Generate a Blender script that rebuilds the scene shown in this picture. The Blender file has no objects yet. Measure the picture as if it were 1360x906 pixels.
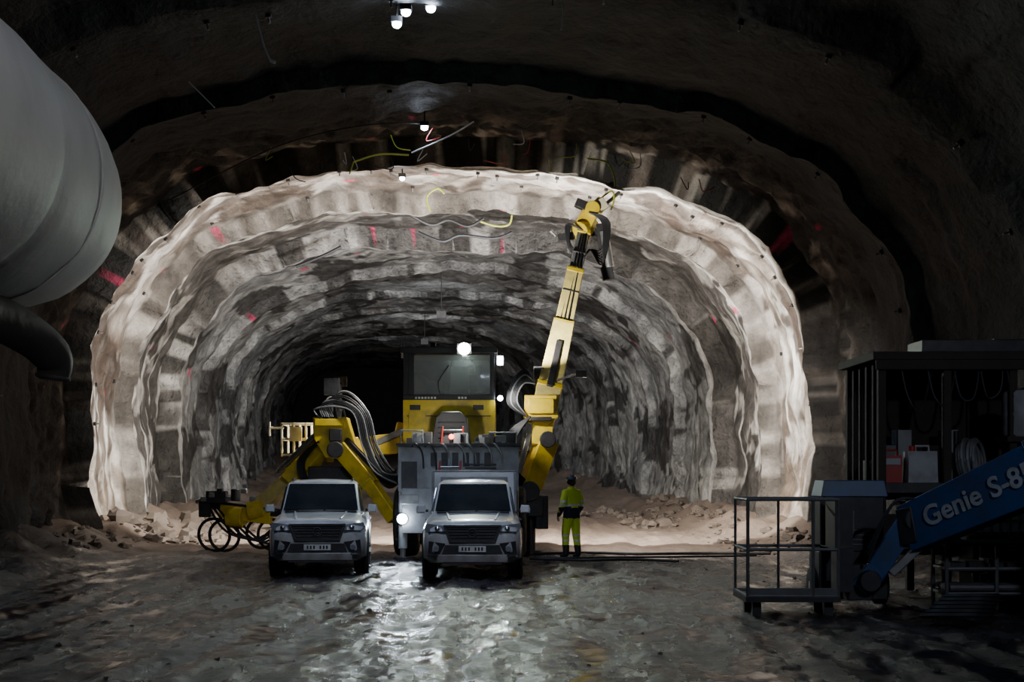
import bpy, bmesh, math, random
from mathutils import Vector, noise, Matrix, Euler
random.seed(7)
sc=bpy.context.scene
N=noise.noise
def sstep(a,b,x):
    t=max(0,min(1,(x-a)/(b-a))); return t*t*(3-2*t)
def lerp(a,b,t): return a+(b-a)*t
def mixc(a,b,t): return tuple(lerp(a[i],b[i],t) for i in range(3))

# ---------------------------------------------------------------- materials
def mat(name,col,rough=.5,metal=0.,var=.15,scale=6.,bump=0.,emis=None,estr=0.,dirt=0.,dirtcol=(.10,.085,.07),coat=0.,zdirt=0.,alpha=1.):
    m=bpy.data.materials.new(name); m.use_nodes=True
    nt=m.node_tree; nd=nt.nodes; lk=nt.links
    b=nd['Principled BSDF']
    tc=nd.new('ShaderNodeTexCoord')
    nz=nd.new('ShaderNodeTexNoise'); nz.inputs['Scale'].default_value=scale; nz.inputs['Detail'].default_value=6
    lk.new(tc.outputs['Object'],nz.inputs['Vector'])
    mx=nd.new('ShaderNodeMix'); mx.data_type='RGBA'
    mx.inputs[6].default_value=(*[c*(1-var) for c in col],1); mx.inputs[7].default_value=(*[min(1,c*(1+var)) for c in col],1)
    lk.new(nz.outputs['Fac'],mx.inputs[0])
    out=mx.outputs[2]
    if dirt>0 or zdirt>0:
        n2=nd.new('ShaderNodeTexNoise'); n2.inputs['Scale'].default_value=scale*.6; n2.inputs['Detail'].default_value=8
        lk.new(tc.outputs['Object'],n2.inputs['Vector'])
        g=nd.new('ShaderNodeNewGeometry'); sp=nd.new('ShaderNodeSeparateXYZ'); lk.new(g.outputs['Position'],sp.inputs[0])
        mr=nd.new('ShaderNodeMapRange'); mr.inputs[1].default_value=1.1; mr.inputs[2].default_value=.2; mr.inputs[3].default_value=0; mr.inputs[4].default_value=zdirt
        lk.new(sp.outputs['Z'],mr.inputs[0])
        r2=nd.new('ShaderNodeMapRange'); r2.inputs[1].default_value=.42; r2.inputs[2].default_value=.68; r2.inputs[3].default_value=0; r2.inputs[4].default_value=dirt
        lk.new(n2.outputs['Fac'],r2.inputs[0])
        ad=nd.new('ShaderNodeMath'); ad.operation='ADD'; ad.use_clamp=True
        lk.new(mr.outputs[0],ad.inputs[0]); lk.new(r2.outputs[0],ad.inputs[1])
        m2=nd.new('ShaderNodeMix'); m2.data_type='RGBA'; m2.inputs[7].default_value=(*dirtcol,1)
        lk.new(out,m2.inputs[6]); lk.new(ad.outputs[0],m2.inputs[0]); out=m2.outputs[2]
    lk.new(out,b.inputs['Base Color'])
    b.inputs['Roughness'].default_value=rough; b.inputs['Metallic'].default_value=metal
    b.inputs['Coat Weight'].default_value=coat; b.inputs['Alpha'].default_value=alpha
    if bump:
        bp=nd.new('ShaderNodeBump'); bp.inputs['Strength'].default_value=bump; bp.inputs['Distance'].default_value=.05
        lk.new(nz.outputs['Fac'],bp.inputs['Height']); lk.new(bp.outputs[0],b.inputs['Normal'])
    if emis:
        b.inputs['Emission Color'].default_value=(*emis,1); b.inputs['Emission Strength'].default_value=estr
    return m
M={}
M['yellow']=mat('yellow_paint',(.84,.60,.02),.42,0,.12,5,dirt=.5,dirtcol=(.20,.15,.05))
M['yellowb']=mat('yellow_paint_worn',(.86,.70,.22),.45,0,.15,6,dirt=.45,dirtcol=(.34,.29,.18))
M['black']=mat('black_rubber',(.015,.015,.017),.55,0,.3,8,bump=.2)
M['tyre']=mat('tyre_rubber',(.02,.019,.018),.8,0,.3,14,bump=.5,dirt=.4)
M['dark']=mat('dark_steel',(.04,.04,.045),.5,.4,.3,8,dirt=.4)
M['grey']=mat('grey_painted_steel',(.27,.28,.29),.5,.1,.2,5,dirt=.7,dirtcol=(.12,.11,.10))
M['railgrey']=mat('galvanised_rail',(.13,.135,.145),.5,.3,.3,9,dirt=.5)
M['steel']=mat('bare_steel',(.5,.5,.5),.35,.8,.2,8,dirt=.4)
M['white']=mat('white_car_paint',(.62,.63,.65),.3,0,.04,4,coat=.5,dirt=.35,zdirt=.9,dirtcol=(.13,.12,.11))
M['chrome']=mat('chrome_trim',(.8,.8,.82),.18,1,.05)
M['glass']=mat('window_glass',(.02,.025,.03),.06,0,.1,2,coat=.6,dirt=.12,dirtcol=(.2,.2,.2))
M['cabglass']=mat('cab_window_glass',(.25,.27,.28),.12,0,.3,2,coat=.8,dirt=.5,dirtcol=(.4,.4,.38),alpha=.35)
M['lens']=mat('headlamp_lens',(.35,.38,.42),.1,.5,.3,18,coat=1)
M['plate']=mat('plate_white',(.6,.6,.6),.4,0,.1,10,dirt=.4)
M['cream']=mat('cream_rail_paint',(.75,.68,.48),.5,0,.1)
M['red']=mat('red_paint',(.45,.03,.02),.4)
M['redlamp']=mat('red_lamp',(.8,.05,.02),.3,emis=(1,.05,.01),estr=18)
M['hose']=mat('grey_hose',(.20,.205,.21),.45,0,.2,12)
M['blue']=mat('blue_paint',(.02,.075,.22),.45,0,.2,5,dirt=.5,dirtcol=(.05,.055,.07))
M['letter']=mat('lettering_paint',(.36,.40,.46),.5,0,.1,9,dirt=.5)
M['plastic']=mat('white_plastic',(.40,.41,.43),.4,0,.1,6,dirt=.5)
M['duct']=mat('duct_fabric',(.80,.76,.73),.62,0,.06,1.6,bump=.5,dirt=.35,dirtcol=(.50,.46,.43))
M['ductd']=mat('duct_fabric_dirty',(.09,.08,.078),.6,0,.2,3,bump=.4,dirt=.3)
M['wood']=mat('dark_timber',(.045,.036,.03),.8,0,.3,5,bump=.2)
M['hiviz']=mat('hi_vis_yellow',(.66,.85,.04),.6,0,.1,20)
M['navy']=mat('navy_cloth',(.012,.016,.035),.8,0,.2,20)
M['reflect']=mat('reflective_tape',(.75,.76,.76),.3,.2)
M['skin']=mat('skin',(.55,.32,.23),.55,0,.08,20)
M['lips']=mat('lips',(.4,.15,.12),.5)
M['hair']=mat('hair_brown',(.05,.03,.02),.7,0,.3,40)
M['boot']=mat('boot_rubber',(.02,.02,.02),.6)
M['helmet']=mat('helmet_shell',(.10,.12,.16),.35)
M['led']=mat('led_lamp_cool',(1,1,1),.3,emis=(.72,.84,1),estr=90)
M['ledg']=mat('led_lamp_green_white',(1,1,1),.3,emis=(.82,1,.86),estr=170)
M['cable']=mat('yellow_green_cable',(.45,.5,.05),.5)
M['cable_w']=mat('white_cable',(.7,.7,.7),.5)
M['rock']=mat('rubble_rock',(.135,.108,.088),.85,0,.4,3,bump=.6)
M['far']=mat('far_rock_face',(.03,.03,.03),.9,0,.4,1,bump=.5)

# ---------------------------------------------------------------- mesh builder
class MB:
    def __init__(s): s.v=[];s.f=[];s.m=[];s.mats=[]
    def mi(s,k):
        mt=M[k]
        if mt not in s.mats: s.mats.append(mt)
        return s.mats.index(mt)
    def add(s,vs,fs,k):
        o=len(s.v); i=s.mi(k)
        s.v+= [tuple(v) for v in vs]
        for f in fs: s.f.append([a+o for a in f]); s.m.append(i)
    def box(s,c,sz,k,rot=(0,0,0),taper=1.0):
        R=Euler(rot).to_matrix(); c=Vector(c); vs=[]
        for z in (-1,1):
            t=taper if z>0 else 1
            for x,y in ((-1,-1),(1,-1),(1,1),(-1,1)):
                vs.append(c+R@Vector((x*sz[0]/2*t,y*sz[1]/2*t,z*sz[2]/2)))
        s.add(vs,[(3,2,1,0),(4,5,6,7),(0,1,5,4),(1,2,6,5),(2,3,7,6),(3,0,4,7)],k)
    def beam(s,p1,p2,w,h,k,w2=None,h2=None,up=(0,0,1)):
        p1=Vector(p1);p2=Vector(p2);d=(p2-p1).normalized();u=Vector(up)
        if abs(d.dot(u))>.98: u=Vector((0,1,0))
        sd=d.cross(u).normalized();u=sd.cross(d); w2=w2 or w;h2=h2 or h; vs=[]
        for p,a,b in ((p1,w,h),(p2,w2,h2)):
            for x,y in ((-1,-1),(1,-1),(1,1),(-1,1)): vs.append(p+sd*x*a/2+u*y*b/2)
        s.add(vs,[(0,1,2,3),(7,6,5,4),(4,5,1,0),(5,6,2,1),(6,7,3,2),(7,4,0,3)],k)
    def frame(s,d):
        d=Vector(d).normalized();u=Vector((0,0,1)) if abs(d.z)<.9 else Vector((0,1,0))
        a=d.cross(u).normalized();return a,d.cross(a).normalized(),d
    def rev(s,prof,c,ax,k,n=24):
        a,b,d=s.frame(ax);c=Vector(c);vs=[];fs=[]
        for (t,r) in prof:
            for i in range(n):
                an=2*math.pi*i/n; vs.append(c+d*t+a*(math.cos(an)*r)+b*(math.sin(an)*r))
        for j in range(len(prof)-1):
            for i in range(n):
                i2=(i+1)%n; fs.append((j*n+i,j*n+i2,(j+1)*n+i2,(j+1)*n+i))
        fs.append(tuple(range(n-1,-1,-1))); L=(len(prof)-1)*n; fs.append(tuple(range(L,L+n)))
        s.add(vs,fs,k)
    def cyl(s,p1,p2,r,k,r2=None,n=16):
        p1=Vector(p1);p2=Vector(p2);s.rev([(0,r),((p2-p1).length,r2 if r2 is not None else r)],p1,p2-p1,k,n)
    def tube(s,pts,r,k,n=8,sub=5,radii=None):
        P=[Vector(p) for p in pts]; Q=[];RR=[]
        if sub>1 and len(P)>2:
            for i in range(len(P)-1):
                a=P[max(i-1,0)];b=P[i];c=P[i+1];d=P[min(i+2,len(P)-1)]
                for j in range(sub):
                    t=j/sub
                    Q.append(.5*((2*b)+(-a+c)*t+(2*a-5*b+4*c-d)*t*t+(-a+3*b-3*c+d)*t**3))
                    RR.append(lerp(radii[i],radii[i+1],t) if radii else r)
            Q.append(P[-1]); RR.append(radii[-1] if radii else r)
        else: Q=P; RR=radii or [r]*len(P)
        vs=[];fs=[];prev=None
        for i,q in enumerate(Q):
            d=(Q[min(i+1,len(Q)-1)]-Q[max(i-1,0)]).normalized()
            if prev is None: a,_,_=s.frame(d)
            else: a=(prev-d*prev.dot(d)).normalized()
            prev=a;b=d.cross(a)
            for j in range(n):
                an=2*math.pi*j/n; vs.append(q+(a*math.cos(an)+b*math.sin(an))*RR[i])
        for i in range(len(Q)-1):
            for j in range(n):
                j2=(j+1)%n; fs.append((i*n+j,i*n+j2,(i+1)*n+j2,(i+1)*n+j))
        fs.append(tuple(range(n-1,-1,-1))); L=(len(Q)-1)*n; fs.append(tuple(range(L,L+n)))
        s.add(vs,fs,k)
    def ell(s,c,r,k,nu=16,nv=10,v0=-1.,wob=0.,seed=0):
        c=Vector(c);vs=[];fs=[]
        for j in range(nv+1):
            ph=lerp(math.asin(v0),math.pi/2,j/nv)
            for i in range(nu):
                th=2*math.pi*i/nu
                p=Vector((math.cos(th)*math.cos(ph),math.sin(th)*math.cos(ph),math.sin(ph)))
                w=1+wob*N(p*1.7+Vector((seed*7.3,seed*3.1,0)))
                vs.append(c+Vector((p.x*r[0]*w,p.y*r[1]*w,p.z*r[2]*w)))
        for j in range(nv):
            for i in range(nu):
                i2=(i+1)%nu; fs.append((j*nu+i,j*nu+i2,(j+1)*nu+i2,(j+1)*nu+i))
        s.add(vs,fs,k)
    def torus(s,c,R,r,ax,k,n=28,m=8):
        a,b,d=s.frame(ax);c=Vector(c)
        pts=[c+a*math.cos(2*math.pi*i/n)*R+b*math.sin(2*math.pi*i/n)*R for i in range(n+1)]
        s.tube(pts,r,k,m,sub=1)
    def prism(s,pts,vec,k):
        P=[Vector(p) for p in pts];v=Vector(vec);n=len(P)
        fs=[tuple(range(n)),tuple(range(2*n-1,n-1,-1))]+[(i,i+n,(i+1)%n+n,(i+1)%n) for i in range(n)]
        s.add(P+[p+v for p in P],fs,k)
    def loft(s,secs,k):
        n=len(secs[0]);vs=[p for q in secs for p in q];fs=[]
        for j in range(len(secs)-1):
            for i in range(n):
                i2=(i+1)%n; fs.append((j*n+i,j*n+i2,(j+1)*n+i2,(j+1)*n+i))
        fs.append(tuple(range(n-1,-1,-1))); L=(len(secs)-1)*n; fs.append(tuple(range(L,L+n)))
        s.add(vs,fs,k)
    def wheel(s,c,R,W,k='tyre',rim='steel',ax=(1,0,0)):
        h=W/2
        s.rev([(-h,R*.55),(-h,R*.86),(-h*.8,R*.97),(-h*.4,R),(h*.4,R),(h*.8,R*.97),(h,R*.86),(h,R*.55)],c,ax,k,32)
        s.rev([(-h*1.02,R*.18),(-h*1.02,R*.22),(-h*.8,R*.25),(-h*.8,R*.5),(-h*1.03,R*.58),(h*1.03,R*.58),(h*.8,R*.5),(h*.8,R*.25),(h*1.02,R*.2)],c,ax,rim,24)
    def build(s,name,parent=None,bevel=0.,local=False,angle=38):
        me=bpy.data.meshes.new(name); me.from_pydata(s.v,[],s.f)
        for mt in s.mats: me.materials.append(mt)
        me.polygons.foreach_set('material_index',s.m)
        me.polygons.foreach_set('use_smooth',[True]*len(s.f))
        bm=bmesh.new();bm.from_mesh(me);bmesh.ops.recalc_face_normals(bm,faces=bm.faces);bm.to_mesh(me);bm.free()
        me.set_sharp_from_angle(angle=math.radians(angle))
        ob=bpy.data.objects.new(name,me); sc.collection.objects.link(ob)
        if parent:
            ob.parent=parent
            if not local: ob.location=-parent.location
        if bevel:
            b=ob.modifiers.new('bevel','BEVEL'); b.width=bevel; b.segments=2; b.limit_method='ANGLE'; b.angle_limit=math.radians(62)
        return ob
def empty(name,loc,rz=0):
    e=bpy.data.objects.new(name,None); e.location=loc; e.rotation_euler=(0,0,rz); sc.collection.objects.link(e); return e
def spot(name,loc,direc,power,angle,col=(1,1,1),blend=.3,size=.1,parent=None):
    l=bpy.data.lights.new(name,'SPOT'); l.energy=power; l.spot_size=math.radians(angle); l.spot_blend=blend; l.color=col; l.shadow_soft_size=size
    o=bpy.data.objects.new(name,l); sc.collection.objects.link(o); o.location=loc
    o.rotation_euler=Vector(direc).to_track_quat('-Z','Y').to_euler()
    if parent: o.parent=parent; o.location=Vector(loc)-parent.location
    return o

# ---------------------------------------------------------------- tunnel
YE=186
def cx(y):
    b=.45-.055*y
    if y>50: t=min(y,80)-50; b-=.0012*t*t
    if y>80: b-=.072*(y-80)
    return b
def zr(y): return .045*max(0,y-66)*sstep(60,80,y)
A=9.62;ZS=4.0;B=6.1;EXP=2.5
dense=[]
for i in range(60):
    z=lerp(-.8,ZS,i/60); dense.append((-(A-.3*((ZS-z)/4.8)**2),z))
for i in range(401):
    a=math.pi*(1-i/400); c=math.cos(a);q=math.sin(a)
    dense.append((A*math.copysign(abs(c)**(2/EXP),c),ZS+B*abs(q)**(2/EXP)))
for i in range(60):
    z=lerp(ZS,-.8,(i+1)/60); dense.append((A-.3*((ZS-z)/4.8)**2,z))
cum=[0]
for i in range(1,len(dense)): cum.append(cum[-1]+math.dist(dense[i],dense[i-1]))
LT=cum[-1];NU=330;prof=[];k=0
for i in range(NU+1):
    L=LT*i/NU
    while k<len(cum)-2 and cum[k+1]<L: k+=1
    t=(L-cum[k])/(cum[k+1]-cum[k]+1e-9)
    prof.append((lerp(dense[k][0],dense[k+1][0],t),lerp(dense[k][1],dense[k+1][1],t)))
nrm=[]
for i in range(NU+1):
    a=prof[max(i-1,0)];b=prof[min(i+1,NU)];dx=b[0]-a[0];dz=b[1]-a[1];l=math.hypot(dx,dz);nrm.append((-dz/l,dx/l))
BND=[-12,-3,4,11,18,24,30,37.9,44,51.5,58.5,66]+[74+8*i for i in range(16)]
AMP=[.3,.3,.3,.3,.35,.4,.75,.55,.75,.4,.3,.25]+[.2]*16
def yjit(y,u): return y+.45*N(Vector((u*.22,int((y+.2)/6.4)*.7,3.3)))+.12*N(Vector((u*1.1,y*.1,6.3)))
def off(y,u):
    yj=yjit(y,u)
    for i in range(len(BND)-1):
        if yj<BND[i+1]: break
    b0,b1=BND[i],BND[i+1]; f=max(0,(yj-b0)/(b1-b0))
    base=.02+AMP[i]*min(1,f*1.2)**.8
    o=base+.30*N(Vector((y*.16,u*.32,1)))+.18*N(Vector((y*.3,u*.75,5)))
    o+=.09*N(Vector((y*1.5,u*.22,9)))*(1.4 if u<9 or u>LT-9 else .1)
    o+=.09*N(Vector((y*.8,u*1.8,2)))+.04*N(Vector((y*2,u*3.5,2.5)))
    w=sstep(33.2,34,y)*(1-sstep(36.9,37.6,y))
    if w>0: o+=w*(.26*N(Vector((y*1.9,u*1.3,11)))+.14*N(Vector((y*4,u*3.5,12))))
    return o
spots=[(random.uniform(33.8,64),random.uniform(5,LT-5),random.uniform(.05,.17)) for _ in range(60)]
def tcol(y,u,x,z):
    n1=N(Vector((y*.20,u*.40,20)));n2=N(Vector((y*.5,u*.6,21)));n3=N(Vector((y*1.0,u*1.6,22)));n4=N(Vector((y*.12,u*.24,23)))
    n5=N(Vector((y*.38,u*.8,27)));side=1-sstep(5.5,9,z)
    n7=N(Vector((y*2.3,u*.22,29)))+.5*N(Vector((y*4.6,u*.4,31)));n8=N(Vector((y*2.2,u*3.2,33)))
    yj=yjit(y,u)
    if yj<29.9:  # from here to the rim, shade is put into the lining colour
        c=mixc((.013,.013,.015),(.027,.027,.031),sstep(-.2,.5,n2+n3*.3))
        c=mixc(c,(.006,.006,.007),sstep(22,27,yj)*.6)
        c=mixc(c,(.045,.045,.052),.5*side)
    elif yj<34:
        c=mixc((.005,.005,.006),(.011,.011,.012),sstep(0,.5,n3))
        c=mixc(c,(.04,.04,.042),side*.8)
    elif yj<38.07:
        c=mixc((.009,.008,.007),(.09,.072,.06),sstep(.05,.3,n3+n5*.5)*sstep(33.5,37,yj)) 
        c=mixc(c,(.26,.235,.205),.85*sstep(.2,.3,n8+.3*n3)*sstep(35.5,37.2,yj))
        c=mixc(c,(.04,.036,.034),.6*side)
    elif yj<44.14:
        c=mixc((.12,.095,.08),(.28,.25,.22),sstep(-.2,.25,n2*.7+.5*n3))
        c=mixc(c,(.46,.43,.40),.85*sstep(.05,.2,n5+.35*n3-.05))
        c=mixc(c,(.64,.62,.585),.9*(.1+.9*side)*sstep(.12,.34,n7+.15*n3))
        c=mixc(c,(.055,.040,.032),.88*sstep(.11,.19,n1*.9+.35*n3+.2*n8))
        if yj<38.46+.2*n3: c=mixc(c,(.68,.66,.62),.9)
        c=mixc(c,(.34,.26,.195),.5*(1-sstep(0,3.5,z)))
        c=mixc(c,mixc((.09,.08,.07),(.26,.24,.22),sstep(-.1,.2,n3+n5)),.85*sstep(43.3,43.7,yj))
    elif yj<51.62:
        s5=n5*.8+.45*n1+.3*n3*.5+.15*n8
        c=mixc((.095,.088,.082),(.30,.285,.265),sstep(-.02,.05,s5-.15*sstep(46.5,50.5,yj)))
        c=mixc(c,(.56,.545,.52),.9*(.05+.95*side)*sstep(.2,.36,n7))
        if yj<44.75+.25*n3: c=mixc(c,(.52,.50,.475),.85)
        c=mixc(c,(.03,.027,.024),.92*sstep(.14,.19,n1*.9+.4*n3-.1*n5))
    else:
        c=mixc((.19,.19,.185),(.30,.295,.28),sstep(-.03,.03,n4+n5*.4))
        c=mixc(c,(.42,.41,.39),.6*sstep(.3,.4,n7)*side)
        c=mixc(c,(.04,.037,.035),.9*sstep(.11,.145,n1*.8+.35*n3+.3*n5+.12*n8))
        if yj<52.3: c=mixc(c,(.46,.45,.43),.7)
    for sy,su,r in spots:
        if abs(sy-y)<.4 and abs(su-u)<.4:
            d=math.hypot(sy-y,su-u)+.08*n3
            if d<r: c=mixc(c,(.6,.05,.14),.8)
    f=1+.3*n3
    return tuple(max(0,v*f) for v in c)
ys=[];y=-12
while y<YE:
    ys.append(y); y+= .6 if y<27 else (.12 if y<54 else (.18 if y<78 else (.45 if y<110 else 1.2)))
vs=[];cols=[]
for y in ys:
    c0=cx(y);z0_=zr(y)
    for i in range(NU+1):
        u=LT*i/NU; o=off(y,u); px,pz=prof[i];nx,nz=nrm[i]
        x=c0+px+nx*o; z=pz+nz*o
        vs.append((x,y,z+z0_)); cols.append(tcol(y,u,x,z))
W=NU+1
def split_mesh(name,i0,i1,mt):
    vv=[];cc=[]
    for j in range(len(ys)):
        for i in range(i0,i1+1): vv.append(vs[j*W+i]);cc.append(cols[j*W+i])
    w=i1-i0+1
    ff=[(j*w+i,j*w+i+1,(j+1)*w+i+1,(j+1)*w+i) for j in range(len(ys)-1) for i in range(w-1)]
    me=bpy.data.meshes.new(name);me.from_pydata(vv,[],ff)
    me.polygons.foreach_set('use_smooth',[True]*len(ff))
    ca=me.color_attributes.new('Col','FLOAT_COLOR','POINT')
    ca.data.foreach_set('color',[q for c in cc for q in (*c,1)])
    me.materials.append(mt)
    ob=bpy.data.objects.new(name,me);sc.collection.objects.link(ob);return ob
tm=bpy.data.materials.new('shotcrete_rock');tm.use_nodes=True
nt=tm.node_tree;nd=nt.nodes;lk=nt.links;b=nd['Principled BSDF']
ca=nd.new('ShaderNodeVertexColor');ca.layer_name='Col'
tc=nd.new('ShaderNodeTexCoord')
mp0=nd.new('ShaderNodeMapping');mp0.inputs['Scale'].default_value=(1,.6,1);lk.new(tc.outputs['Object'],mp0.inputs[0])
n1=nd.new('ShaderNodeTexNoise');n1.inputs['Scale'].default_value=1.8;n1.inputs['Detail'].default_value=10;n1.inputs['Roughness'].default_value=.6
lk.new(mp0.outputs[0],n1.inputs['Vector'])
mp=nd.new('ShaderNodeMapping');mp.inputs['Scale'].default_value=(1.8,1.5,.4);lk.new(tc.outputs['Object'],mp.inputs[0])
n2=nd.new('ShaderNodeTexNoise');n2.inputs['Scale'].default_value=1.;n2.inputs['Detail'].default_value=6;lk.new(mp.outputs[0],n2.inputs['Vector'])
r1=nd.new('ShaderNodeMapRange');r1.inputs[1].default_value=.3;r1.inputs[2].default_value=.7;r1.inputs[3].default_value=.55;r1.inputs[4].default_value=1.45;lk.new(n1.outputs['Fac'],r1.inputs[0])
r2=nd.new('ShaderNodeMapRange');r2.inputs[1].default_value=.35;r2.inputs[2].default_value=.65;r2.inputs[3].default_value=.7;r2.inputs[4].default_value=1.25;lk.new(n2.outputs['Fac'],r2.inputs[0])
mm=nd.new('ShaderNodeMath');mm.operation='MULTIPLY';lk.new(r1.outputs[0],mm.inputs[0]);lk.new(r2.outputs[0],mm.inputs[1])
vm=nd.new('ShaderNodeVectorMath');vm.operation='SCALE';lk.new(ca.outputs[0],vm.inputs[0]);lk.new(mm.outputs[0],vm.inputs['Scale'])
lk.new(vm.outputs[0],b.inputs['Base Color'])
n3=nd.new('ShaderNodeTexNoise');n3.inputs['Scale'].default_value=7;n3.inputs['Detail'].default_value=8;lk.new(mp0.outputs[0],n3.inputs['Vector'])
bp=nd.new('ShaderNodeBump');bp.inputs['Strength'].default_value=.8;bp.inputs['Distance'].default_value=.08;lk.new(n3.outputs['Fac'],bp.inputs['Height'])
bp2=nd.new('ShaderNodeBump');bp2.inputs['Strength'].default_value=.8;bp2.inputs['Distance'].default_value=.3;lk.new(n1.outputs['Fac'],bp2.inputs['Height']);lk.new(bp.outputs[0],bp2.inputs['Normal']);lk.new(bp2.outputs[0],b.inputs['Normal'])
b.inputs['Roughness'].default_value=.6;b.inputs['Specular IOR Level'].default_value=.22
ia=next(i for i in range(NU+1) if prof[i][1]>7.2); ib=NU-ia
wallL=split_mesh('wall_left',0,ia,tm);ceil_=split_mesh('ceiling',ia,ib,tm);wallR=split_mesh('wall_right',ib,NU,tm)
mb=MB();c0=cx(YE-1)
face=[(c0+p[0]*1.08,YE-1.5,p[1]*1.05+zr(YE)) for p in prof[::6]]
mb.prism(face,(0,.5,0),'far');mb.build('wall_far')
bolts={0:MB(),1:MB(),2:MB()}
for by,nn in ((38.9,30),(30.6,18),(43.0,10),(24.6,14)):
    for q in range(nn):
        u=lerp(4,LT-4,(q+.5+random.uniform(-.35,.35))/nn); i=int(u/LT*NU);yy=by+random.uniform(-.3,.3)
        o=off(yy,u)-.02;p=Vector((cx(yy)+prof[i][0]+nrm[i][0]*o,yy,prof[i][1]+nrm[i][1]*o));n_=Vector((nrm[i][0],0,nrm[i][1]))
        mb=bolts[0 if i<ia else (1 if i<ib else 2)]
        mb.cyl(p-n_*.05,p+n_*.06,.055,'dark',n=8);mb.cyl(p-n_*.15,p,.02,'steel',n=6)
for q,pw in ((0,wallL),(1,ceil_),(2,wallR)): bolts[q].build('rock_bolts',pw)

# ---------------------------------------------------------------- floor
def fz(x,y):
    e=abs(x-cx(y)); xw=x+.5*N(Vector((x*.2,y*.12,8)))
    z=.06*N(Vector((xw*1.5,y*.13,1)))+.045*N(Vector((xw*3.4,y*.3,2)))+.03*N(Vector((x*3.3,y*2.6,3)))+.022*N(Vector((x*8,y*5,3)))
    z-=.02
    z+=sstep(7.2,10.0,e)*(.6+.5*N(Vector((x*.8,y*.7,4))))
    if y>36: z+=sstep(36,62,y)*.25+.12*sstep(36,42,y)*abs(N(Vector((x*1.2,y*.9,7))))
    return z+zr(y)
fy=[];y=-12
while y<YE:
    fy.append(y); y+= .6 if y<9 else (.07 if y<30 else (.16 if y<46 else (.7 if y<100 else 2)))
fxn=300;vv=[];ff=[]
for y in fy:
    for i in range(fxn+1):
        x=cx(y)-11.2+22.4*i/fxn
        vv.append((x,y,fz(x,y)))
w=fxn+1
ff=[(j*w+i,j*w+i+1,(j+1)*w+i+1,(j+1)*w+i) for j in range(len(fy)-1) for i in range(fxn)]
me=bpy.data.meshes.new('floor');me.from_pydata(vv,[],ff);me.polygons.foreach_set('use_smooth',[True]*len(ff))
fm=bpy.data.materials.new('wet_mud_floor');fm.use_nodes=True
nt=fm.node_tree;nd=nt.nodes;lk=nt.links;b=nd['Principled BSDF'];tc=nd.new('ShaderNodeTexCoord')
mp=nd.new('ShaderNodeMapping');mp.inputs['Scale'].default_value=(1.5,.4,1);lk.new(tc.outputs['Object'],mp.inputs[0])
a2=nd.new('ShaderNodeTexNoise');a2.inputs['Scale'].default_value=1.2;a2.inputs['Detail'].default_value=9;a2.inputs['Roughness'].default_value=.6;lk.new(mp.outputs[0],a2.inputs['Vector'])
a3=nd.new('ShaderNodeTexNoise');a3.inputs['Scale'].default_value=6;a3.inputs['Detail'].default_value=8;a3.inputs['Roughness'].default_value=.7;lk.new(tc.outputs['Object'],a3.inputs['Vector'])
cr=nd.new('ShaderNodeValToRGB');e=cr.color_ramp.elements;e[0].position=.38;e[0].color=(.010,.010,.014,1);e[1].position=.66;e[1].color=(.048,.041,.043,1);lk.new(a2.outputs['Fac'],cr.inputs[0])
sp=nd.new('ShaderNodeSeparateXYZ');lk.new(tc.outputs['Object'],sp.inputs[0])
my=nd.new('ShaderNodeMapRange');my.inputs[1].default_value=31.5;my.inputs[2].default_value=37;lk.new(sp.outputs['Y'],my.inputs[0])
mxf=nd.new('ShaderNodeMix');mxf.data_type='RGBA';mxf.inputs[7].default_value=(.22,.165,.13,1);lk.new(my.outputs[0],mxf.inputs[0]);lk.new(cr.outputs[0],mxf.inputs[6])
lk.new(mxf.outputs[2],b.inputs['Base Color'])
rr=nd.new('ShaderNodeMapRange');rr.inputs[1].default_value=.42;rr.inputs[2].default_value=.60;rr.inputs[3].default_value=.09;rr.inputs[4].default_value=.42;lk.new(a2.outputs['Fac'],rr.inputs[0])
ra=nd.new('ShaderNodeMath');ra.operation='MULTIPLY_ADD';ra.inputs[1].default_value=.4;lk.new(my.outputs[0],ra.inputs[0]);lk.new(rr.outputs[0],ra.inputs[2])
lk.new(ra.outputs[0],b.inputs['Roughness'])
bs=nd.new('ShaderNodeMapRange');bs.inputs[1].default_value=.40;bs.inputs[2].default_value=.5;bs.inputs[3].default_value=.12;bs.inputs[4].default_value=1;lk.new(a2.outputs['Fac'],bs.inputs[0])
bp=nd.new('ShaderNodeBump');bp.inputs['Distance'].default_value=.08;lk.new(bs.outputs[0],bp.inputs['Strength']);lk.new(a3.outputs['Fac'],bp.inputs['Height']);lk.new(bp.outputs[0],b.inputs['Normal'])
b.inputs['Specular IOR Level'].default_value=.75
me.materials.append(fm);fo=bpy.data.objects.new('floor',me);sc.collection.objects.link(fo)

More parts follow.
